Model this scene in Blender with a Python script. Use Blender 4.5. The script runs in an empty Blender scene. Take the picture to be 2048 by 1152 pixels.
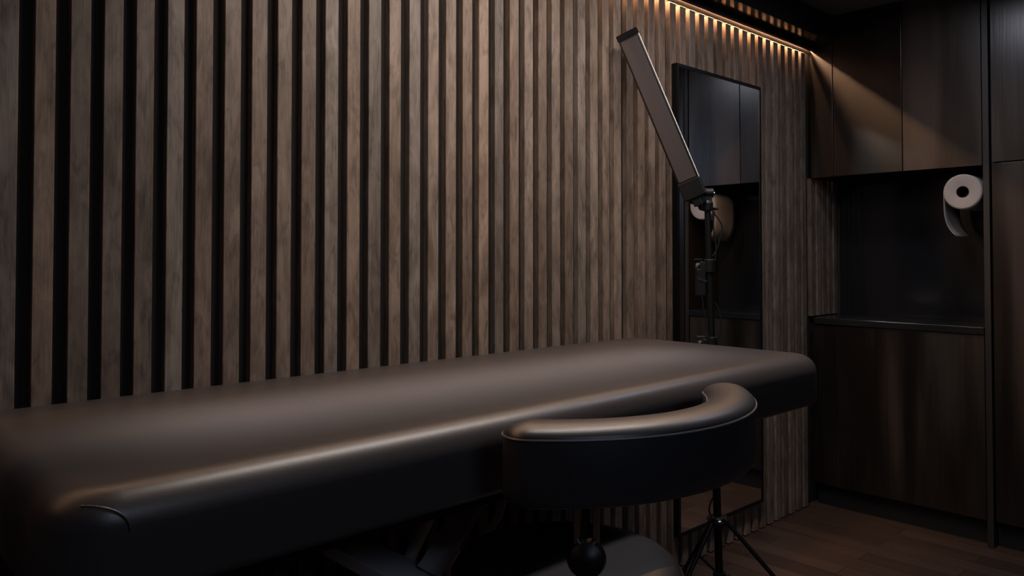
import bpy, bmesh, math, random
from mathutils import Vector, Matrix
random.seed(7)
SC = bpy.context.scene
COL = SC.collection
PI = math.pi
R = math.radians

# ---------------------------------------------------------------- materials
def new_mat(name):
    m = bpy.data.materials.new(name); m.use_nodes = True
    nt = m.node_tree; b = nt.nodes['Principled BSDF']
    return m, nt, b

def simple(name, col, rough=0.5, metal=0.0, spec=0.5, bump=0.0, bscale=200.0, coat=0.0):
    m, nt, b = new_mat(name)
    b.inputs['Base Color'].default_value = (*col, 1)
    b.inputs['Roughness'].default_value = rough
    b.inputs['Metallic'].default_value = metal
    b.inputs['Specular IOR Level'].default_value = spec
    b.inputs['Coat Weight'].default_value = coat
    tc = nt.nodes.new('ShaderNodeTexCoord')
    n = nt.nodes.new('ShaderNodeTexNoise'); n.inputs['Scale'].default_value = bscale
    n.inputs['Detail'].default_value = 4
    nt.links.new(tc.outputs['Object'], n.inputs['Vector'])
    mr = nt.nodes.new('ShaderNodeMapRange')
    mr.inputs['To Min'].default_value = rough * 0.9; mr.inputs['To Max'].default_value = min(1, rough * 1.1)
    nt.links.new(n.outputs['Fac'], mr.inputs['Value'])
    nt.links.new(mr.outputs['Result'], b.inputs['Roughness'])
    if bump:
        bp = nt.nodes.new('ShaderNodeBump'); bp.inputs['Strength'].default_value = bump
        bp.inputs['Distance'].default_value = 0.001
        nt.links.new(n.outputs['Fac'], bp.inputs['Height'])
        nt.links.new(bp.outputs['Normal'], b.inputs['Normal'])
    return m

def wood(name, dark, mid, light, stretch=(14, 14, 0.9), rough=0.5, tone=False, cathedral=0.0, spec=0.5,
         axis_rot=(0, 0, 0), tone_lo=0.75, tone_hi=1.2, fine=1.0, fstretch=None, stains=False):
    m, nt, b = new_mat(name)
    N, Lk = nt.nodes.new, nt.links.new
    tc = N('ShaderNodeTexCoord')
    vec = tc.outputs['Object']
    if axis_rot != (0, 0, 0):
        mp0 = N('ShaderNodeMapping'); mp0.inputs['Rotation'].default_value = axis_rot
        Lk(vec, mp0.inputs['Vector']); vec = mp0.outputs['Vector']
    at = None
    if tone:
        at = N('ShaderNodeAttribute'); at.attribute_name = 'tone'
        sc = N('ShaderNodeVectorMath'); sc.operation = 'SCALE'; sc.inputs['Scale'].default_value = 37.0
        Lk(at.outputs['Vector'], sc.inputs[0])
        ad = N('ShaderNodeVectorMath'); ad.operation = 'ADD'
        Lk(vec, ad.inputs[0]); Lk(sc.outputs[0], ad.inputs[1]); vec = ad.outputs[0]
    mp = N('ShaderNodeMapping'); mp.inputs['Scale'].default_value = stretch
    Lk(vec, mp.inputs['Vector'])
    n1 = N('ShaderNodeTexNoise'); n1.inputs['Scale'].default_value = 1.0
    n1.inputs['Detail'].default_value = 5; n1.inputs['Roughness'].default_value = 0.62
    n1.inputs['Distortion'].default_value = 0.6
    Lk(mp.outputs[0], n1.inputs['Vector'])
    mp2 = N('ShaderNodeMapping')
    mp2.inputs['Scale'].default_value = fstretch or (stretch[0] * 16, stretch[1] * 16, stretch[2] * 5)
    Lk(vec, mp2.inputs['Vector'])
    n2 = N('ShaderNodeTexNoise'); n2.inputs['Scale'].default_value = 1.0; n2.inputs['Detail'].default_value = 3
    Lk(mp2.outputs[0], n2.inputs['Vector'])
    fac = N('ShaderNodeMath'); fac.operation = 'MULTIPLY_ADD'
    fac.inputs[1].default_value = 0.45 * fine
    Lk(n2.outputs['Fac'], fac.inputs[0])
    s2 = N('ShaderNodeMath'); s2.operation = 'MULTIPLY_ADD'; s2.inputs[1].default_value = 1.0; s2.inputs[2].default_value = -0.225 * fine
    Lk(n1.outputs['Fac'], s2.inputs[0]); Lk(s2.outputs[0], fac.inputs[2])
    out = fac.outputs[0]
    if cathedral:
        w = N('ShaderNodeTexWave'); w.wave_type = 'BANDS'; w.bands_direction = 'X'
        w.inputs['Scale'].default_value = 0.55; w.inputs['Distortion'].default_value = 9.0
        w.inputs['Detail'].default_value = 3; w.inputs['Detail Scale'].default_value = 0.8
        Lk(mp.outputs[0], w.inputs['Vector'])
        mx = N('ShaderNodeMix'); mx.data_type = 'FLOAT'; mx.inputs[0].default_value = cathedral
        Lk(out, mx.inputs[2]); Lk(w.outputs['Fac'], mx.inputs[3]); out = mx.outputs[0]
    cr = N('ShaderNodeValToRGB')
    e = cr.color_ramp.elements
    e[0].position = 0.28; e[0].color = (*dark, 1)
    e[1].position = 0.74; e[1].color = (*light, 1)
    x = e.new(0.5); x.color = (*mid, 1)
    Lk(out, cr.inputs['Fac'])
    c = cr.outputs['Color']
    if tone:
        mr = N('ShaderNodeMapRange'); mr.inputs['To Min'].default_value = tone_lo; mr.inputs['To Max'].default_value = tone_hi
        Lk(at.outputs['Fac'], mr.inputs['Value'])
        mu = N('ShaderNodeVectorMath'); mu.operation = 'SCALE'
        Lk(c, mu.inputs[0]); Lk(mr.outputs[0], mu.inputs['Scale']); c = mu.outputs[0]
    if stains:
        # boards differ in hue, with weathered blotches and small knots
        fr = N('ShaderNodeMath'); fr.operation = 'MULTIPLY'; fr.inputs[1].default_value = 7.31
        Lk(at.outputs['Fac'], fr.inputs[0])
        f2 = N('ShaderNodeMath'); f2.operation = 'FRACT'; Lk(fr.outputs[0], f2.inputs[0])
        hx = N('ShaderNodeMix'); hx.data_type = 'RGBA'
        hx.inputs[6].default_value = (1.07, .97, .88, 1); hx.inputs[7].default_value = (.93, .99, 1.02, 1)
        Lk(f2.outputs[0], hx.inputs[0])
        m1 = N('ShaderNodeVectorMath'); m1.operation = 'MULTIPLY'; Lk(c, m1.inputs[0]); Lk(hx.outputs[2], m1.inputs[1])
        mp3 = N('ShaderNodeMapping'); mp3.inputs['Scale'].default_value = (45, 45, 14); Lk(vec, mp3.inputs['Vector'])
        n3 = N('ShaderNodeTexNoise'); n3.inputs['Scale'].default_value = 1; n3.inputs['Detail'].default_value = 4
        n3.inputs['Distortion'].default_value = 1.2; Lk(mp3.outputs[0], n3.inputs['Vector'])
        r3 = N('ShaderNodeMapRange'); r3.inputs['From Min'].default_value = .50; r3.inputs['From Max'].default_value = .72
        r3.inputs['To Min'].default_value = 1.04; r3.inputs['To Max'].default_value = .62
        Lk(n3.outputs['Fac'], r3.inputs['Value'])
        m2 = N('ShaderNodeVectorMath'); m2.operation = 'SCALE'; Lk(m1.outputs[0], m2.inputs[0]); Lk(r3.outputs[0], m2.inputs['Scale'])
        c = m2.outputs[0]
    Lk(c, b.inputs['Base Color'])
    b.inputs['Roughness'].default_value = rough
    b.inputs['Specular IOR Level'].default_value = spec
    bp = N('ShaderNodeBump'); bp.inputs['Strength'].default_value = 0.25; bp.inputs['Distance'].default_value = 0.001
    Lk(n2.outputs['Fac'], bp.inputs['Height']); Lk(bp.outputs['Normal'], b.inputs['Normal'])
    return m

M = {}
M['slat'] = wood('slat wood', (.086, .062, .047), (.148, .110, .087), (.215, .167, .136), stretch=(24, 24, 7), fstretch=(420, 420, 12),
                 rough=.55, tone=True, spec=.3, tone_lo=.70, tone_hi=1.22, stains=True)
M['header'] = wood('header wood', (.05, .03, .018), (.09, .055, .033), (.13, .085, .05), stretch=(.9, 16, 16), rough=.6)
M['felt'] = simple('black felt', (.024, .021, .019), .95, spec=.1, bump=.4, bscale=900)
M['walnut'] = wood('dark walnut veneer', (.008, .0055, .0045), (.019, .0138, .0110), (.044, .0325, .0262),
                   stretch=(7, 7, .8), rough=.30, cathedral=.42, spec=.45, tone=True, tone_lo=.9, tone_hi=1.1, fine=.8)
M['walnut_edge'] = wood('dark walnut edging', (.010, .008, .0065), (.016, .012, .010), (.022, .017, .014), stretch=(20, 20, .8), rough=.5)
M['black_gloss'] = simple('black glossy panel', (.012, .012, .014), .12, spec=.5)
M['stone'] = simple('black stone worktop', (.014, .014, .015), .22, spec=.5)
M['soffit'] = simple('black lacquered soffit', (.009, .009, .009), .16, spec=.5)
M['kick'] = simple('black toe kick', (.012, .012, .012), .5, spec=.3)
M['ceil'] = simple('dark ceiling paint', (.20, .175, .175), .85, spec=.2)
M['wallp'] = simple('dark wall paint', (.03, .028, .028), .85, spec=.2)
M['leather'] = simple('dark brown leather', (.040, .034, .033), .38, spec=.5, bump=.10, bscale=420)
M['leather_s'] = simple('black stool leather', (.0165, .0165, .020), .40, spec=.5, bump=.10, bscale=420)
M['piping'] = simple('leather piping', (.06, .056, .06), .4, spec=.5)
M['chrome'] = simple('polished steel', (.55, .55, .56), .18, metal=1)
M['blackmetal'] = simple('black coated metal', (.004, .004, .004), .36, spec=.35)
M['blackplastic'] = simple('black plastic', (.005, .005, .0055), .42, spec=.3)
M['grey_metal'] = simple('brushed grey steel', (.74, .70, .67), .45, metal=0, spec=.5)
M['diffuser'] = simple('frosted lamp diffuser', (.040, .030, .030), .6, spec=.3)
M['paper'] = simple('white paper', (.33, .315, .305), .95, spec=.1, bump=.5, bscale=600)
M['core'] = simple('cardboard core', (.10, .06, .05), .9, spec=.1)
M['cap'] = simple('matte black end cap', (.006, .005, .0055), .8, spec=.08)
M['rubber'] = simple('black rubber', (.005, .005, .005), .7, spec=.2)
m, nt, b = new_mat('mirror glass'); b.inputs['Metallic'].default_value = 1; b.inputs['Roughness'].default_value = .015
b.inputs['Base Color'].default_value = (.86, .88, .88, 1); M['mirror'] = m
m, nt, b = new_mat('warm led'); b.inputs['Base Color'].default_value = (1, .8, .5, 1)
b.inputs['Emission Color'].default_value = (1.0, .56, .30, 1); b.inputs['Emission Strength'].default_value = 480; M['led'] = m

def floor_mat():
    m, nt, b = new_mat('wood plank floor'); N, Lk = nt.nodes.new, nt.links.new
    tc = N('ShaderNodeTexCoord'); mp = N('ShaderNodeMapping'); mp.inputs['Rotation'].default_value = (0, 0, R(90))
    Lk(tc.outputs['Object'], mp.inputs['Vector'])
    br = N('ShaderNodeTexBrick'); br.inputs['Scale'].default_value = 1.0
    br.inputs['Brick Width'].default_value = .62; br.inputs['Row Height'].default_value = .095
    br.inputs['Mortar Size'].default_value = .0016; br.inputs['Mortar Smooth'].default_value = .3
    br.inputs['Color1'].default_value = (.030, .0150, .0100, 1); br.inputs['Color2'].default_value = (.060, .033, .022, 1)
    br.inputs['Mortar'].default_value = (.007, .005, .004, 1)
    Lk(mp.outputs[0], br.inputs['Vector'])
    m2 = N('ShaderNodeMapping'); m2.inputs['Scale'].default_value = (2.2, 40, 40)
    Lk(mp.outputs[0], m2.inputs['Vector'])
    n = N('ShaderNodeTexNoise'); n.inputs['Scale'].default_value = 1; n.inputs['Detail'].default_value = 5
    Lk(m2.outputs[0], n.inputs['Vector'])
    mr = N('ShaderNodeMapRange'); mr.inputs['To Min'].default_value = .55; mr.inputs['To Max'].default_value = 1.45
    Lk(n.outputs['Fac'], mr.inputs['Value'])
    mu = N('ShaderNodeVectorMath'); mu.operation = 'SCALE'
    Lk(br.outputs['Color'], mu.inputs[0]); Lk(mr.outputs[0], mu.inputs['Scale'])
    Lk(mu.outputs[0], b.inputs['Base Color']); b.inputs['Roughness'].default_value = .5
    bp = N('ShaderNodeBump'); bp.inputs['Strength'].default_value = .3; bp.inputs['Distance'].default_value = .002
    Lk(br.outputs['Fac'], bp.inputs['Height']); bp.invert = True
    Lk(bp.outputs['Normal'], b.inputs['Normal'])
    return m
M['floor'] = floor_mat()

# ---------------------------------------------------------------- mesh helpers
def obj(name, bm, mat, parent=None, smooth=False, bevel=0.0, loc=None):
    bmesh.ops.recalc_face_normals(bm, faces=bm.faces)
    me = bpy.data.meshes.new(name); bm.to_mesh(me); bm.free()
    o = bpy.data.objects.new(name, me); COL.objects.link(o)
    me.materials.append(M[mat] if isinstance(mat, str) else mat)
    if smooth:
        for p in me.polygons: p.use_smooth = True
        try: me.set_sharp_from_angle(angle=R(38))
        except Exception: pass
    if parent is not None:
        o.parent = parent; o.matrix_parent_inverse = Matrix.Translation(parent.location).inverted()
    if bevel:
        md = o.modifiers.new('bevel', 'BEVEL'); md.width = bevel; md.segments = 2; md.limit_method = 'ANGLE'
    return o

def thing(name, label, cat, loc, group=None):
    o = bpy.data.objects.new(name, None); COL.objects.link(o); o.location = loc
    o.empty_display_size = .1
    o['label'] = label; o['category'] = cat
    if group: o['group'] = group
    return o
def tag(o, label, cat, group=None):
    o['label'] = label; o['category'] = cat
    if group: o['group'] = group
    return o
def struct(o):
    o['kind'] = 'structure'; return o

def box(bm, x0, x1, y0, y1, z0, z1):
    v = [bm.verts.new((x, y, z)) for x in (x0, x1) for y in (y0, y1) for z in (z0, z1)]
    fs = [(0, 1, 3, 2), (4, 6, 7, 5), (0, 4, 5, 1), (2, 3, 7, 6), (0, 2, 6, 4), (1, 5, 7, 3)]
    return [bm.faces.new([v[i] for i in f]) for f in fs]
def bx(*a):
    bm = bmesh.new(); box(bm, *a); return bm
def obox(bm, c, ax, ay, az, sx, sy, sz):
    """box centred at c on axes ax, ay, az"""
    c = Vector(c); ax, ay, az = Vector(ax).normalized(), Vector(ay).normalized(), Vector(az).normalized()
    v = [bm.verts.new(c + ax * (i * sx / 2) + ay * (j * sy / 2) + az * (k * sz / 2)) for i in (-1, 1) for j in (-1, 1) for k in (-1, 1)]
    for f in [(0, 1, 3, 2), (4, 6, 7, 5), (0, 4, 5, 1), (2, 3, 7, 6), (0, 2, 6, 4), (1, 5, 7, 3)]:
        bm.faces.new([v[i] for i in f])
def tube(bm, pts, r, n=12, closed=False, caps=True):
    pts = [Vector(p) for p in pts]; L = len(pts); rings = []
    rr = r if isinstance(r, (list, tuple)) else [r] * L
    prev = None
    for i, p in enumerate(pts):
        if closed: t = pts[(i + 1) % L] - pts[i - 1]
        else: t = pts[min(i + 1, L - 1)] - pts[max(i - 1, 0)]
        t.normalize()
        if prev is None:
            a = Vector((0, 0, 1)) if abs(t.z) < .9 else Vector((1, 0, 0))
            u = t.cross(a).normalized()
        else:
            u = (prev - t * prev.dot(t)).normalized()
        prev = u; w = t.cross(u)
        rings.append([bm.verts.new(p + (u * math.cos(2 * PI * k / n) + w * math.sin(2 * PI * k / n)) * rr[i]) for k in range(n)])
    for i in range(L if closed else L - 1):
        a, b_ = rings[i], rings[(i + 1) % L]
        for k in range(n): bm.faces.new((a[k], a[(k + 1) % n], b_[(k + 1) % n], b_[k]))
    if not closed and caps:
        bm.faces.new(rings[0]); bm.faces.new(rings[-1])
def lathe(bm, prof, c=(0, 0, 0), axis=(0, 0, 1), n=32):
    """prof: (radius, height) pairs, revolved about axis through c"""
    c = Vector(c); t = Vector(axis).normalized()
    a = Vector((0, 0, 1)) if abs(t.z) < .9 else Vector((1, 0, 0))
    u = t.cross(a).normalized(); w = t.cross(u)
    rings = []
    for (r, h) in prof:
        if r < 1e-6: rings.append([bm.verts.new(c + t * h)])
        else: rings.append([bm.verts.new(c + t * h + (u * math.cos(2 * PI * k / n) + w * math.sin(2 * PI * k / n)) * r) for k in range(n)])
    for a_, b_ in zip(rings, rings[1:]):
        for k in range(n):
            k2 = (k + 1) % n
            if len(a_) == 1 and len(b_) == 1: continue
            if len(a_) == 1: bm.faces.new((a_[0], b_[k], b_[k2]))
            elif len(b_) == 1: bm.faces.new((a_[k], a_[k2], b_[0]))
            else: bm.faces.new((a_[k], a_[k2], b_[k2], b_[k]))
    if len(rings[0]) > 1: bm.faces.new(rings[0])
    if len(rings[-1]) > 1: bm.faces.new(rings[-1])
def loft(bm, outline, prof):
    """outline(inset) -> list of (x, y); prof: (inset, z)"""
    rings = []
    for d, z in prof: rings.append([bm.verts.new((x, y, z)) for x, y in outline(d)])
    n = len(rings[0])
    for a, b_ in zip(rings, rings[1:]):
        for k in range(n): bm.faces.new((a[k], a[(k + 1) % n], b_[(k + 1) % n], b_[k]))
    bm.faces.new(rings[0]); bm.faces.new(rings[-1])
def rrect(x0, x1, y0, y1, r, nseg=12, nedge=24):
    def f(d):
        rr = max(r - d, .004); a, b_, c, e = x0 + d + rr, x1 - d - rr, y0 + d + rr, y1 - d - rr
        pts = []
        cs = [((b_, e), 0), ((a, e), 90), ((a, c), 180), ((b_, c), 270)]
        for i, ((cx, cy), a0) in enumerate(cs):
            for k in range(nseg + 1):
                t = R(a0 + 90 * k / nseg); pts.append((cx + rr * math.cos(t), cy + rr * math.sin(t)))
            nx, ny = cs[(i + 1) % 4][0]; t = R(a0 + 90)
            p0 = pts[-1]; p1 = (nx + rr * math.cos(t), ny + rr * math.sin(t))
            for k in range(1, nedge): pts.append((p0[0] + (p1[0] - p0[0]) * k / nedge, p0[1] + (p1[1] - p0[1]) * k / nedge))
        return pts
    return f
def arcband(cx, cy, rad, w, a0, a1, n=64, nc=14):
    """a pad bent along an arc, with rounded ends"""
    def f(d):
        hw = max(w / 2 - d, .001); pts = []
        for k in range(n + 1):
            t = a0 + (a1 - a0) * k / n; pts.append((cx + (rad + hw) * math.cos(t), cy + (rad + hw) * math.sin(t)))
        ex, ey = cx + rad * math.cos(a1), cy + rad * math.sin(a1)
        for k in range(1, nc):
            t = a1 + PI * k / nc; pts.append((ex + hw * math.cos(t), ey + hw * math.sin(t)))
        for k in range(n + 1):
            t = a1 + (a0 - a1) * k / n; pts.append((cx + (rad - hw) * math.cos(t), cy + (rad - hw) * math.sin(t)))
        ex, ey = cx + rad * math.cos(a0), cy + rad * math.sin(a0)
        for k in range(1, nc):
            t = a0 + PI + PI * k / nc; pts.append((ex + hw * math.cos(t), ey + hw * math.sin(t)))
        return pts
    return f
def set_tone(o, vals):
    at = o.data.attributes.new('tone', 'FLOAT', 'FACE')
    for i in range(len(o.data.polygons)): at.data[i].value = vals[i] if isinstance(vals, list) else vals

# ---------------------------------------------------------------- measures (metres)
YS = 1.65      # front plane of the slats
SD = .021      # slat depth
XC = 3.441     # front plane of the cabinets
EYE = 1.14
ZC = 2.23      # ceiling
ZT = 2.073     # visible top of the slats
XL, XR, YN = -1.6, 3.73, -1.9

# ---------------------------------------------------------------- the room
struct(obj('floor', bx(XL - .1, XR + .1, YN - .1, YS + .12, -.05, 0), 'floor'))
struct(obj('ceiling', bx(XL - .1, XR + .1, YN - .1, YS + .12, ZC, ZC + .05), 'ceil'))
struct(obj('wall_left', bx(XL - .1, XL, YN - .1, YS + .12, 0, ZC), 'wallp'))
struct(obj('wall_front', bx(XL, XR + .1, YN - .1, YN, 0, ZC), 'wallp'))
struct(obj('wall_right', bx(XR, XR + .1, YN, YS + .12, 0, ZC), 'wallp'))
wb = struct(obj('wall_back', bx(XL, XR, YS + SD, YS + .12, 0, ZC), 'felt'))
# slats, as spaced on the wall
C = [(.3278,.3624),(.3873,.4227),(.4461,.4813),(.5054,.5405),(.5664,.6009),(.6255,.6618),(.6874,.7241),(.7492,.7859),
     (.8106,.846),(.8714,.9081),(.9326,.9683),(.9934,1.0298),(1.0543,1.0913),(1.1163,1.1521),(1.1787,1.2146),
     (1.2401,1.2756),(1.3006,1.3363),(1.3595,1.3946),(1.4193,1.4559),(1.4798,1.5136),(1.5391,1.5755),(1.5994,1.6354),
     (1.6586,1.695),(1.7175,1.7544),(1.7764,1.8152),(1.8382,1.8751),(1.8986,1.9359),(1.9602,1.9944),(2.0192,2.0567),
     (2.088,2.1238),(2.1487,2.1876),(2.2112,2.2485),(2.2738,2.311)]
G = [2.3285,2.3917,2.4549,2.5180,2.5805,2.6440,2.7070,2.7700,2.8345,2.8995,2.9615,3.0255,3.0904,3.1549,3.2183,3.2848,3.3457,3.409]
x = .3022
while x > XL + .03:
    C.insert(0, (x - .0355, x)); x -= .0596
C += [(G[i] + .0125, G[i + 1] - .0125) for i in range(len(G) - 1)]
bm = bmesh.new(); tones = []
for (a, b_) in C:
    fs = box(bm, a, b_, YS, YS + SD, .004, ZT)
    t = random.random(); tones += [t] * len(fs)
    # ease the long front edges
for k in range(5):
    a = XC + .004 + .0585 * k
    fs = box(bm, a, min(a + .0365, XR - .016), YS, YS + SD, .862, 1.499)
    tones += [random.random()] * len(fs)
sl = obj('slat_cladding', bm, 'slat', wb); set_tone(sl, tones)
md = sl.modifiers.new('bevel', 'BEVEL'); md.width = .0012; md.segments = 1; md.limit_method = 'ANGLE'
# header rail that hides the light strip, wood end panel of the niche, soffit
struct(obj('trim_1', bx(XL, XC - .001, YS - .004, YS - .0008, ZT - .001, ZT + .016), 'header'))
bm = bmesh.new()
box(bm, XL, XC - .001, YS - .112, YS + SD, ZT + .037, ZC)
struct(obj('trim_2', bm, 'soffit', bevel=.0015))
struct(obj('trim_3', bx(XL, XC - .001, YS - .026, YS - .0090, ZT + .0134, ZT + .0365), 'soffit', bevel=.001))

led = obj('led_strip', bx(XL + .02, XC - .012, YS + .004, YS + .011, ZT + .030, ZT + .034), 'led')
tag(led, 'warm glowing light strip hidden above the wooden slats along the black soffit', 'light strip')

# ---------------------------------------------------------------- cabinets
def panel(name, par, y0, y1, z0, z1, tone, x0=XC, th=.018, mat='walnut', label=None):
    o = obj(name, bx(x0, x0 + th, y0, y1, z0, z1), mat, par, bevel=.0012)
    if mat == 'walnut': set_tone(o, tone)
    if label: o['label'] = label
    return o
TX = .943   # where the tall cabinet starts
uc = thing('wall_cabinet', 'dark walnut wall cabinet above the black niche, with two flat doors', 'cabinet', (XC + .14, 1.28, 1.50))
obj('body', bx(XC + .020, XR - .002, TX + .004, YS - .002, 1.5035, ZC - .003), 'kick', uc)
panel('filler_panel', uc, 1.5445, YS - .002, 1.50, ZC - .002, .45)
panel('door', uc, 1.2465, 1.5415, 1.50, ZC - .002, .2)
panel('door', uc, TX + .004, 1.2435, 1.50, ZC - .002, .75)
tc_ = thing('tall_cabinet', 'tall dark walnut cabinet at the right edge beside the paper roll', 'cabinet', (XC + .14, .5, 0))
obj('body', bx(XC + .022, XR - .002, .02, TX - .024, .10, ZC - .003), 'kick', tc_)
obj('side_panel', bx(XC - .004, XR - .003, TX - .022, TX, .001, ZC - .002), 'walnut_edge', tc_, bevel=.001)
panel('door', tc_, .478, TX - .030, 1.509, ZC - .002, .35)
panel('door', tc_, .478, TX - .030, .105, 1.504, .9)
panel('door', tc_, .02, .473, 1.509, ZC - .002, .6)
panel('door', tc_, .02, .473, .105, 1.504, .1)
obj('toe_kick', bx(XC + .05, XC + .065, .02, TX - .024, .001, .0995), 'kick', tc_)
lc = thing('base_cabinet', 'dark walnut base cabinet under the black worktop, on a recessed black plinth', 'cabinet', (XC + .14, 1.28, 0))
obj('body', bx(XC + .020, XR - .002, TX + .003, YS - .002, .101, .828), 'kick', lc)
panel('door', lc, TX + .004, 1.5415, .103, .826, .5)
panel('filler_panel', lc, 1.5445, YS - .002, .103, .826, .3, x0=XC + .004)
obj('toe_kick', bx(XC + .05, XC + .065, TX + .003, YS - .002, .001, .1005), 'kick', lc)
wt = obj('worktop', bx(XC - .008, XR - .002, TX + .002, YS - .014, .829, .859), 'stone', bevel=.003)
tag(wt, 'thin black polished worktop on the base cabinet inside the niche', 'worktop')
bs = obj('backsplash', bx(XR - .014, XR - .0005, TX + .002, YS - .014, .8595, 1.5025), 'black_gloss')
tag(bs, 'glossy black panel lining the back of the niche above the worktop', 'panel')

# ---------------------------------------------------------------- mirror
mx0, mx1, mz0, mz1 = 2.349, 2.951, .125, 1.845
mr_ = thing('wall_mirror', 'tall narrow mirror in a thin black frame on the slatted wall', 'mirror', ((mx0 + mx1) / 2, YS - .012, mz0))
fw, ya, yb = .013, YS - .024, YS - .001
bm = bmesh.new()
box(bm, mx0, mx1, ya, yb, mz1 - fw, mz1); box(bm, mx0, mx1, ya, yb, mz0, mz0 + fw)
box(bm, mx0, mx0 + fw, ya, yb, mz0 + fw, mz1 - fw); box(bm, mx1 - fw, mx1, ya, yb, mz0 + fw, mz1 - fw)
obj('frame', bm, 'blackmetal', mr_)
obj('mirror_glass', bx(mx0 + fw, mx1 - fw, ya + .002, ya + .006, mz0 + fw, mz1 - fw), 'mirror', mr_)

# ---------------------------------------------------------------- paper roll on its holder
ry, rz, rr_, rx0, rx1 = 1.019, 1.399, .071, XC + .004, XC + .214
pr = thing('paper_roll', 'white paper towel roll with a loose sheet hanging in the black niche', 'paper roll', (rx0 + .1, ry, rz - rr_))
bm = bmesh.new()
lathe(bm, [(.0235, .004), (.030, .0008), (.066, 0), (rr_, .005), (rr_, .205), (.066, .21), (.0235, .21), (.0235, .004)], (rx0, ry, rz), (1, 0, 0), 64)
obj('roll', bm, 'paper', pr, smooth=True)
bm = bmesh.new()
lathe(bm, [(.0215, .002), (.0235, .002), (.0235, .209), (.0215, .209), (.0215, .002)], (rx0, ry, rz), (1, 0, 0), 32)
obj('core', bm, 'core', pr, smooth=True)
# the hanging sheet: leaves the +y side of the roll, drops and curls under
path = []
for k in range(9):
    t = R(60 - 60 * k / 8); path.append((ry + (rr_ + .0012) * math.cos(t), rz + (rr_ + .0012) * math.sin(t)))
for k in range(1, 15):
    s = k / 14; path.append((ry + rr_ + .0012 - .046 * s ** 4, rz - .125 * s - .072 * s * (1 - .25 * s)))
bm = bmesh.new(); cols = []
for (y, z) in path:
    cols.append([bm.verts.new((rx0 + .006 + .198 * j / 8, y + .004 * math.sin(j * .8) * max(0, (rz - z)) / .17, z)) for j in range(9)])
for a, b_ in zip(cols, cols[1:]):
    for j in range(8): bm.faces.new((a[j], a[j + 1], b_[j + 1], b_[j]))
sh = obj('hanging_sheet', bm, 'paper', pr, smooth=True)
md = sh.modifiers.new('thick', 'SOLIDIFY'); md.thickness = .0006
hold = thing('roll_holder', 'black bar holder carrying the paper towel roll in the niche', 'holder', (rx1, ry, rz))
bm = bmesh.new(); tube(bm, [(rx0 + .012, ry, rz), (rx1 + .0, ry, rz), (XR - .014, ry, rz)], .009, 16)
obj('bar', bm, 'blackmetal', hold, smooth=True)
bm = bmesh.new(); lathe(bm, [(.024, 0), (.024, .005), (.02, .007)], (XR - .0145, ry, rz), (-1, 0, 0), 24)
obj('wall_plate', bm, 'blackmetal', hold, smooth=True)

# ---------------------------------------------------------------- treatment bed
bx0, bx1, by0, by1, bz0, bz1 = .205, 2.085, .955, 1.634, .742, .875
bed = thing('treatment_bed', 'long treatment bed with dark brown leather mattress beside the slatted wall', 'bed', (1.1, 1.3, 0))
ol = rrect(bx0, bx1, by0, by1, .085)
prof = [(.010, bz0 - .002), (.003, bz0 + .003), (0, bz0 + .012)]
er = .046
prof += [(0, bz1 - er - .03)]
for k in range(0, 11):
    t = R(90 * k / 10); prof.append((er * (1 - math.cos(t)) + .000, bz1 - er - .004 + er * math.sin(t)))
for d, z in [(.06, -.0038), (.09, -.0028), (.13, -.0018), (.18, -.0008), (.25, -.0001), (.32, 0)]: prof.append((d, bz1 + z))
prof[0] = (.30, bz0 - .002) if False else prof[0]
bm = bmesh.new(); loft(bm, ol, prof)
mat_ = obj('mattress', bm, 'leather', bed, smooth=True)
bm = bmesh.new()
arc = []
for k in range(21):
    t = R(90 * k / 20); x_ = .243 + .048 * math.sin(t); z_ = .822 + .036 * math.cos(t)
    cx, cy = bx0 + .085, by0 + .085
    y_ = by0 if x_ >= cx else cy - math.sqrt(.085 ** 2 - (cx - x_) ** 2)
    arc.append((x_, y_ - .0005, z_))
tube(bm, arc, .0015, 8)
obj('piping', bm, 'leather_s', mat_, smooth=True)
bm = bmesh.new(); loft(bm, rrect(bx0 + .05, bx1 - .45, by0 + .08, by1 - .05, .03, 6, 2), [(0, .700), (0, .7405)])
obj('frame', bm, 'blackplastic', bed)
# steel under-structure: cross beam, diagonal arms, column, floor plate
bm = bmesh.new(); box(bm, .880, .968, 1.02, 1.56, .470, .500); obj('cross_beam', bm, 'grey_metal', bed, bevel=.003)
def arm(p0, p1, w=.06, t=.012):
    p0, p1 = Vector(p0), Vector(p1); d = (p1 - p0); bm = bmesh.new()
    obox(bm, (p0 + p1) / 2, d, (0, 1, 0), d.cross(Vector((0, 1, 0))), d.length, w, t); return bm
obj('brace', arm((.945, 1.25, .505), (1.135, 1.25, .700), .07, .014), 'grey_metal', bed, bevel=.002)
bm = bmesh.new(); tube(bm, [(1.135, 1.20, .675), (1.11, 1.20, .655), (1.09, 1.20, .60), (1.04, 1.20, .555), (1.00, 1.20, .54)], .008, 10)
obj('gas_strut', bm, 'grey_metal', bed, smooth=True)
bm = bmesh.new(); tube(bm, [(1.135, 1.38, .70), (.70, 1.38, .06)], .014, 12); obj('lift_arm', bm, 'grey_metal', bed, smooth=True)
bm = bmesh.new(); tube(bm, [(1.07, 1.33, .04), (1.07, 1.33, .66)], .016, 16); obj('column', bm, 'grey_metal', bed, smooth=True)
for y_ in (1.30, 1.44):
    obj('leg', bx(.895, .953, y_, y_ + .04, .04, .47), 'blackmetal', bed, bevel=.002)
bm = bmesh.new(); tube(bm, [(.41, 1.36, .70), (.41, 1.36, .04)], .02, 16); obj('leg', bm, 'blackmetal', bed, smooth=True)
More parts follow.
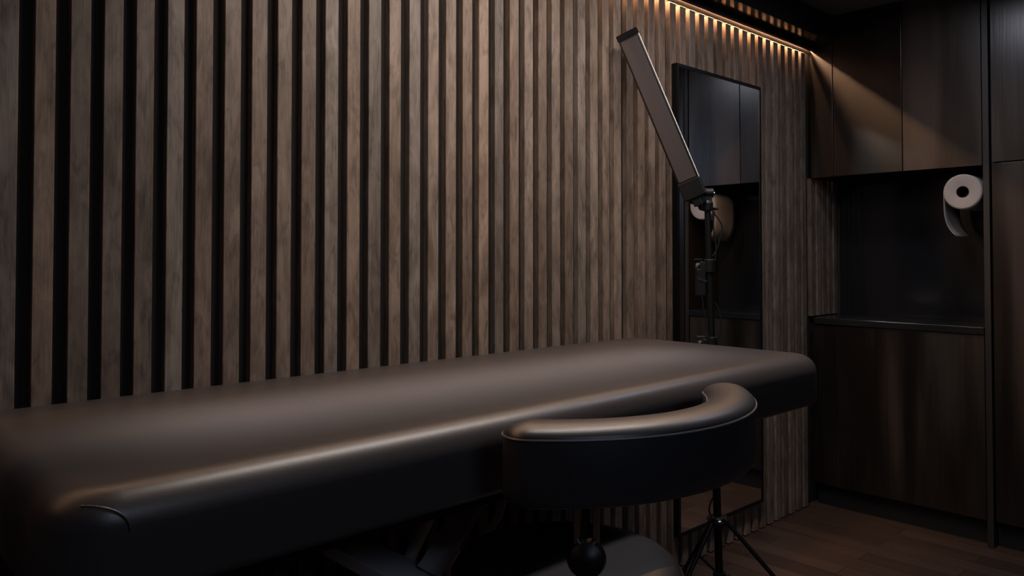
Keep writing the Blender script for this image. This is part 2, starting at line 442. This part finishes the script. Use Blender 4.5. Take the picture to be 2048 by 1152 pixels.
bm = bmesh.new(); box(bm, .35, 1.14, 1.27, 1.52, .001, .04); obj('base_plate', bm, 'blackmetal', bed, bevel=.004)

# ---------------------------------------------------------------- stool with curved backrest
scx, scy = 1.051, .974
ccx, ccy, crad = 1.11, 1.083, .357
st = thing('salon_stool', 'round black leather stool with a thick curved backrest in front of the bed', 'stool', (scx, scy, 0))
bm = bmesh.new()
sz = .592
lathe(bm, [(.17, sz - .085), (.198, sz - .08), (.208, sz - .065), (.211, sz - .035), (.206, sz - .018), (.192, sz - .006), (.16, sz), (.10, sz + .001), (0, sz + .001)], (scx, scy, 0), n=96)
obj('seat', bm, 'leather_s', st, smooth=True)
bm = bmesh.new(); n = 96
tube(bm, [(scx + .2105 * math.cos(2 * PI * k / n), scy + .2105 * math.sin(2 * PI * k / n), sz - .03) for k in range(n)], .0022, 6, closed=True)
obj('piping', bm, 'leather_s', st, smooth=True)
a0, a1 = R(-139.5), R(-44.5)
z0, z1 = .761, .886
W = .088
prof = [(.016, z0 - .001), (.006, z0 + .003), (.001, z0 + .012), (0, z0 + .03), (0, z1 - .021)]
for k in range(1, 9):
    t = R(90 * k / 8); prof.append((.041 * (1 - math.cos(t)), z1 - .021 + .021 * math.sin(t)))
prof += [(.0436, z1 + .0001)]
bm = bmesh.new(); f = arcband(ccx, ccy, crad, W, a0, a1); loft(bm, f, prof)
bk = obj('backrest', bm, 'leather_s', st, smooth=True)
bm = bmesh.new(); pts = [(x_, y_, z1 - .0205) for x_, y_ in f(-.0005)]
tube(bm, pts, .0019, 6, closed=True)
obj('piping', bm, 'piping', bk, smooth=True)
bm = bmesh.new(); pts = [(x_, y_, z0 - .004) for x_, y_ in arcband(ccx, ccy, crad - .004, .05, R(-139), R(-98))(0)]
bmv = [bm.verts.new(p) for p in pts]; bm.faces.new(bmv)
g_ = bmesh.ops.extrude_face_region(bm, geom=bm.faces[:])
for v in g_['geom']:
    if isinstance(v, bmesh.types.BMVert): v.co.z += .004
obj('backrest_plate', bm, 'chrome', st)
px, py = .888, .782
dv = Vector((scx - px, scy - py, 0)).normalized(); sv = Vector((-dv.y, dv.x, 0))
for s in (-1, 1):
    p = Vector((px, py, 0)) + sv * (.0145 * s)
    bm = bmesh.new(); tube(bm, [(p.x, p.y, z0 - .002), (p.x, p.y, .674)], .0055, 14)
    obj('support_rod', bm, 'chrome', st, smooth=True)
bm = bmesh.new(); obox(bm, (px + dv.x * .012, py + dv.y * .012, .722), sv, dv, (0, 0, 1), .012, .004, .085)
obj('spine', bm, 'blackmetal', st)
bm = bmesh.new(); d2 = Vector((-px, -py, 0)).normalized()
lathe(bm, [(0, -.022), (.020, -.02), (.0285, -.008), (.030, .004), (.026, .017), (.014, .025), (0, .027)], (px, py, .682), (d2.x, d2.y, .12), 28)
obj('adjusting_knob', bm, 'blackplastic', st, smooth=True)
bm = bmesh.new()
p = Vector((px, py, 0)) - dv * .004
tube(bm, [(p.x, p.y, .69), (p.x, p.y, .53), (p.x + dv.x * .02, p.y + dv.y * .02, .492), (p.x + dv.x * .06, p.y + dv.y * .06, .48), (scx, scy, .478)], .011, 14)
obj('bracket', bm, 'blackmetal', st, smooth=True)
bm = bmesh.new(); lathe(bm, [(.10, .507), (.10, .495), (.03, .47), (.03, .36), (.025, .36), (.025, .11), (.034, .11), (.04, .05), (.03, .05)], (scx, scy, 0), n=32)
obj('gas_lift', bm, 'chrome', st, smooth=True)
for k in range(5):
    t = R(72 * k + 54); c_, s_ = math.cos(t), math.sin(t)
    bm = bmesh.new(); tube(bm, [(scx + .03 * c_, scy + .03 * s_, .088), (scx + .27 * c_, scy + .27 * s_, .066)], [.017, .011], 12)
    obj('leg', bm, 'chrome', st, smooth=True)
    bm = bmesh.new(); lathe(bm, [(.02, -.02), (.0255, -.015), (.0255, .015), (.02, .02)], (scx + .265 * c_, scy + .265 * s_, .0258), (-s_, c_, 0), 20)
    tube(bm, [(scx + .265 * c_, scy + .265 * s_, .026), (scx + .265 * c_, scy + .265 * s_, .066)], .006, 8)
    obj('caster', bm, 'rubber', st, smooth=True)

# ---------------------------------------------------------------- lamp on a tripod
def W_(lat, F, z): return Vector((.684 * F + .729 * lat, .729 * F - .684 * lat, z))
ph = W_(.662, 2.50, .28); pt = W_(.634, 2.50, 1.315)
# the pole leans a little; where it meets the floor
pf = ph + (ph - pt) * ((.28 - .03) / (pt.z - ph.z))
lp = thing('tripod_lamp', 'black tripod light stand with a slanted rectangular lamp head before the mirror', 'lamp', (pf.x, pf.y, 0))
def onp(z):
    return ph + (pt - ph) * ((z - ph.z) / (pt.z - ph.z))
bm = bmesh.new(); tube(bm, [onp(.10), onp(.86)], .0125, 18); obj('pole', bm, 'blackmetal', lp, smooth=True)
bm = bmesh.new(); tube(bm, [onp(.84), onp(1.14)], .0110, 18); tube(bm, [onp(1.12), onp(1.315)], .0100, 18)
obj('upper_pole', bm, 'blackmetal', lp, smooth=True)
# clamps with bright hardware
rgt = Vector((.729, -.684, 0)); fwd = Vector((.684, .729, 0)); UP = Vector((0, 0, 1))
def clamp(z, name='clamp'):
    c = onp(z); bm = bmesh.new()
    lathe(bm, [(.013, -.022), (.0185, -.020), (.0185, .020), (.013, .022)], c, (0, 0, 1), 20)
    obox(bm, c - rgt * .022, rgt, fwd, UP, .020, .020, .026)
    o = obj(name, bm, 'blackplastic', lp, smooth=True, bevel=.001)
    bm = bmesh.new()
    lathe(bm, [(.008, 0), (.010, .003), (.010, .012), (.007, .015)], c - rgt * .030, -rgt, 16)
    obox(bm, c - rgt * .036 + UP * .022, rgt, fwd, UP, .024, .012, .004)
    obj('wing_knob', bm, 'chrome', o, smooth=True)
    return o
clamp(.858); clamp(1.108)
# tripod hub, struts and legs
bm = bmesh.new(); c = onp(.285)
lathe(bm, [(.014, -.018), (.022, -.016), (.030, -.004), (.033, .004), (.030, .016), (.018, .020)], c, (0, 0, 1), 24)
hub = obj('tripod_hub', bm, 'blackplastic', lp, smooth=True)
bm = bmesh.new(); lathe(bm, [(.0335, .0045), (.0345, .006), (.0335, .012), (.028, .018)], c, (0, 0, 1), 24); obj('collar_ring', bm, 'chrome', hub, smooth=True)
ang0 = [-20, 220, 100]
for a in ang0:
    d = rgt * math.cos(R(a)) + fwd * math.sin(R(a))
    top = c + d * .030; foot = Vector((c.x, c.y, 0)) + d * .285 + UP * .010
    bm = bmesh.new(); tube(bm, [top, foot], .0072, 12); leg = obj('leg', bm, 'blackmetal', lp, smooth=True)
    bm = bmesh.new(); tube(bm, [foot + (top - foot).normalized() * .022, foot], [.010, .0098], 12); obj('rubber_foot', bm, 'rubber', leg, smooth=True)
    mid = top + (foot - top) * .60
    bm = bmesh.new(); tube(bm, [onp(.115) + d * .01, mid], .0045, 10); obj('strut', bm, 'blackmetal', lp, smooth=True)
bm = bmesh.new(); lathe(bm, [(.013, -.01), (.02, -.008), (.02, .008), (.013, .01)], onp(.115), (0, 0, 1), 20); obj('lower_collar', bm, 'blackplastic', lp, smooth=True)
# tilting joint
bm = bmesh.new(); jt = onp(1.315)
lathe(bm, [(.010, -.03), (.017, -.028), (.019, -.004), (.014, .006)], jt, (0, 0, 1), 20)
obox(bm, jt + UP * .014 - rgt * .004, rgt, fwd, UP, .034, .022, .040)
lathe(bm, [(.010, -.026), (.016, -.024), (.016, .024), (.010, .026)], jt + UP * .030 - rgt * .006, rgt, 20)
joint = obj('tilt_joint', bm, 'blackplastic', lp, smooth=True, bevel=.001)
bm = bmesh.new(); lathe(bm, [(.006, .030), (.013, .032), (.014, .050), (.009, .056)], jt - UP * .004 - rgt * .004, -rgt + UP * .25, 18)
obj('knob', bm, 'blackplastic', joint, smooth=True)
bm = bmesh.new(); lathe(bm, [(.004, .022), (.0095, .024), (.0095, .029), (.004, .031)], jt + UP * .012 - rgt * .004, -rgt + UP * .25, 18)
obj('bolt', bm, 'chrome', joint, smooth=True)
bm = bmesh.new(); tube(bm, [jt + UP * .026 + rgt * .018, jt + UP * .030 + rgt * .024], .005, 10)
obj('bolt', bm, 'chrome', joint, smooth=True)
bm = bmesh.new(); bm2 = [jt + rgt * .012 - UP * .010, jt + rgt * .040 - UP * .020, jt + rgt * .012 - UP * .028]
tube(bm, [jt + rgt * .010 - UP * .020, jt + rgt * .036 - UP * .022], [.009, .003], 10)
obj('lever', bm, 'blackplastic', joint, smooth=True)
# lamp head: a long flat bar; ends given by its two end points
e0 = W_(.578, 2.47, 1.14 + (512 - 378) / 1540 * 2.47)     # bottom centre
e1 = W_(.380, 2.52, 1.14 + (512 - 68) / 1540 * 2.52)      # top centre
ax = (e1 - e0).normalized()
nrm = (-fwd * 1.0 - rgt * .42 - UP * .02); nrm = (nrm - ax * nrm.dot(ax)).normalized()
sid = ax.cross(nrm).normalized()
Lh = (e1 - e0).length; cen = (e0 + e1) / 2
hw, hd = .070, .020
bm = bmesh.new(); obox(bm, cen, ax, sid, nrm, Lh, hw, hd)
hd_o = obj('lamp_head', bm, 'blackmetal', lp, bevel=.002)
bm = bmesh.new(); obox(bm, cen + nrm * (hd / 2 + .0008) + ax * .008, ax, sid, nrm, Lh - .050, hw - .012, .0016)
obj('diffuser', bm, 'diffuser', hd_o)
bm = bmesh.new(); obox(bm, e1 - ax * .001, ax, sid, nrm, .020, hw + .003, hd + .005)
obj('end_cap', bm, 'cap', hd_o, bevel=.001)
bm = bmesh.new()
obox(bm, e0 + ax * .000 - nrm * .006, ax, sid, nrm, .060, hw + .004, hd + .014)
obox(bm, e0 - ax * .035 - nrm * .006, ax, sid, nrm, .045, .030, .020)
obj('head_mount', bm, 'blackplastic', hd_o, bevel=.003)
bm = bmesh.new(); sgn = 1 if sid.dot(rgt) > 0 else -1
obox(bm, cen + sid * sgn * (hw / 2 + .0006), ax, nrm, sid, Lh - .01, hd * .45, .0014)
obj('side_trim', bm, 'grey_metal', hd_o)
# controller and cables
bm = bmesh.new(); c = onp(1.055) - rgt * .030 + fwd * .002
obox(bm, c, rgt, fwd, UP, .030, .024, .088)
ctl = obj('controller_box', bm, 'blackplastic', lp, bevel=.003)
bm = bmesh.new(); obox(bm, c - fwd * .013 + UP * .008 + rgt * .004, rgt + UP * -.35, fwd, UP + rgt * .35, .030, .004, .006); obj('latch', bm, 'chrome', ctl, bevel=.001)
bm = bmesh.new(); pts = []
for k in range(25):
    t = k / 24; pts.append(jt + rgt * (.014 + .030 * math.sin(PI * t) * (1 + .2 * math.sin(7 * t))) - UP * (.03 + .145 * t) - fwd * (.012))
bm = bmesh.new(); tube(bm, pts, .0026, 8); obj('cable', bm, 'rubber', lp, smooth=True)
pts = [jt + rgt * (.020 - .004 * math.sin(6 * k / 16)) - UP * (.03 + .16 * k / 16) - fwd * .014 for k in range(17)]
bm = bmesh.new(); tube(bm, pts, .0024, 8); obj('cable', bm, 'rubber', lp, smooth=True)
pts = [onp(.99 - .13 * k / 16) + rgt * (.012 + .018 * math.sin(PI * k / 16)) - fwd * .010 for k in range(17)]
bm = bmesh.new(); tube(bm, pts, .0026, 8); obj('cable', bm, 'rubber', lp, smooth=True)
pts = [onp(1.02 - .165 * k / 16) - rgt * (.030 - .024 * (k / 16) ** 1.5) - fwd * .012 for k in range(17)]
bm = bmesh.new(); tube(bm, pts, .0022, 8); obj('cable', bm, 'rubber', lp, smooth=True)
pts = [onp(.50 - .20 * k / 16) - rgt * (.016 + .012 * math.sin(9 * k / 16)) - fwd * .008 for k in range(17)]
bm = bmesh.new(); tube(bm, pts, .0026, 8); obj('cable', bm, 'rubber', lp, smooth=True)

# ---------------------------------------------------------------- light
def area(name, loc, target, size, power, col, spread=180, shape='DISK', sy=None):
    l = bpy.data.lights.new(name, 'AREA'); l.shape = shape; l.size = size
    if sy: l.size_y = sy
    l.energy = power; l.color = col; l.spread = R(spread)
    o = bpy.data.objects.new(name, l); COL.objects.link(o); o.location = loc
    o.rotation_euler = (Vector(target) - Vector(loc)).to_track_quat('-Z', 'Y').to_euler()
    return o
area('ceiling_or_fill_light', (1.48, 1.00, ZC - .03), (1.48, 1.30, 1.0), 1.25, 18.0, (1, .89, .81), 160, 'RECTANGLE', .12)
area('ceiling_or_fill_light', (1.12, 1.245, ZC - .02), (1.12, 1.245, 0), 1.45, 2.7, (1, .89, .86), 19, 'RECTANGLE', .05)
area('ceiling_or_fill_light', (2.75, .90, ZC - .012), (2.85, 1.10, 0), .26, 4.2, (.84, .85, 1.0), 165)
area('ceiling_or_fill_light', (.35, -1.25, ZC - .012), (.9, .6, .6), 1.1, 13.0, (.60, .72, 1.0), 170)  # added cool fill behind the camera, lifts dark sides and the bed underside
w = bpy.data.worlds.new('World'); SC.world = w; w.use_nodes = True
w.node_tree.nodes['Background'].inputs[0].default_value = (.01, .01, .012, 1)
w.node_tree.nodes['Background'].inputs[1].default_value = .3

# ---------------------------------------------------------------- camera
cam = bpy.data.cameras.new('Camera'); co = bpy.data.objects.new('Camera', cam); COL.objects.link(co)
cam.sensor_width = 36; cam.lens = 1540 / 2048 * 36
cam.shift_y = -.047
cam.clip_start = .02
co.location = (0, 0, EYE); co.rotation_euler = (R(91.2), 0, R(-43.16))
SC.camera = co
vs = SC.view_settings; vs.view_transform = 'Standard'; vs.look = 'None'; vs.gamma = 1; vs.use_curve_mapping = False
vs.exposure = 0.0
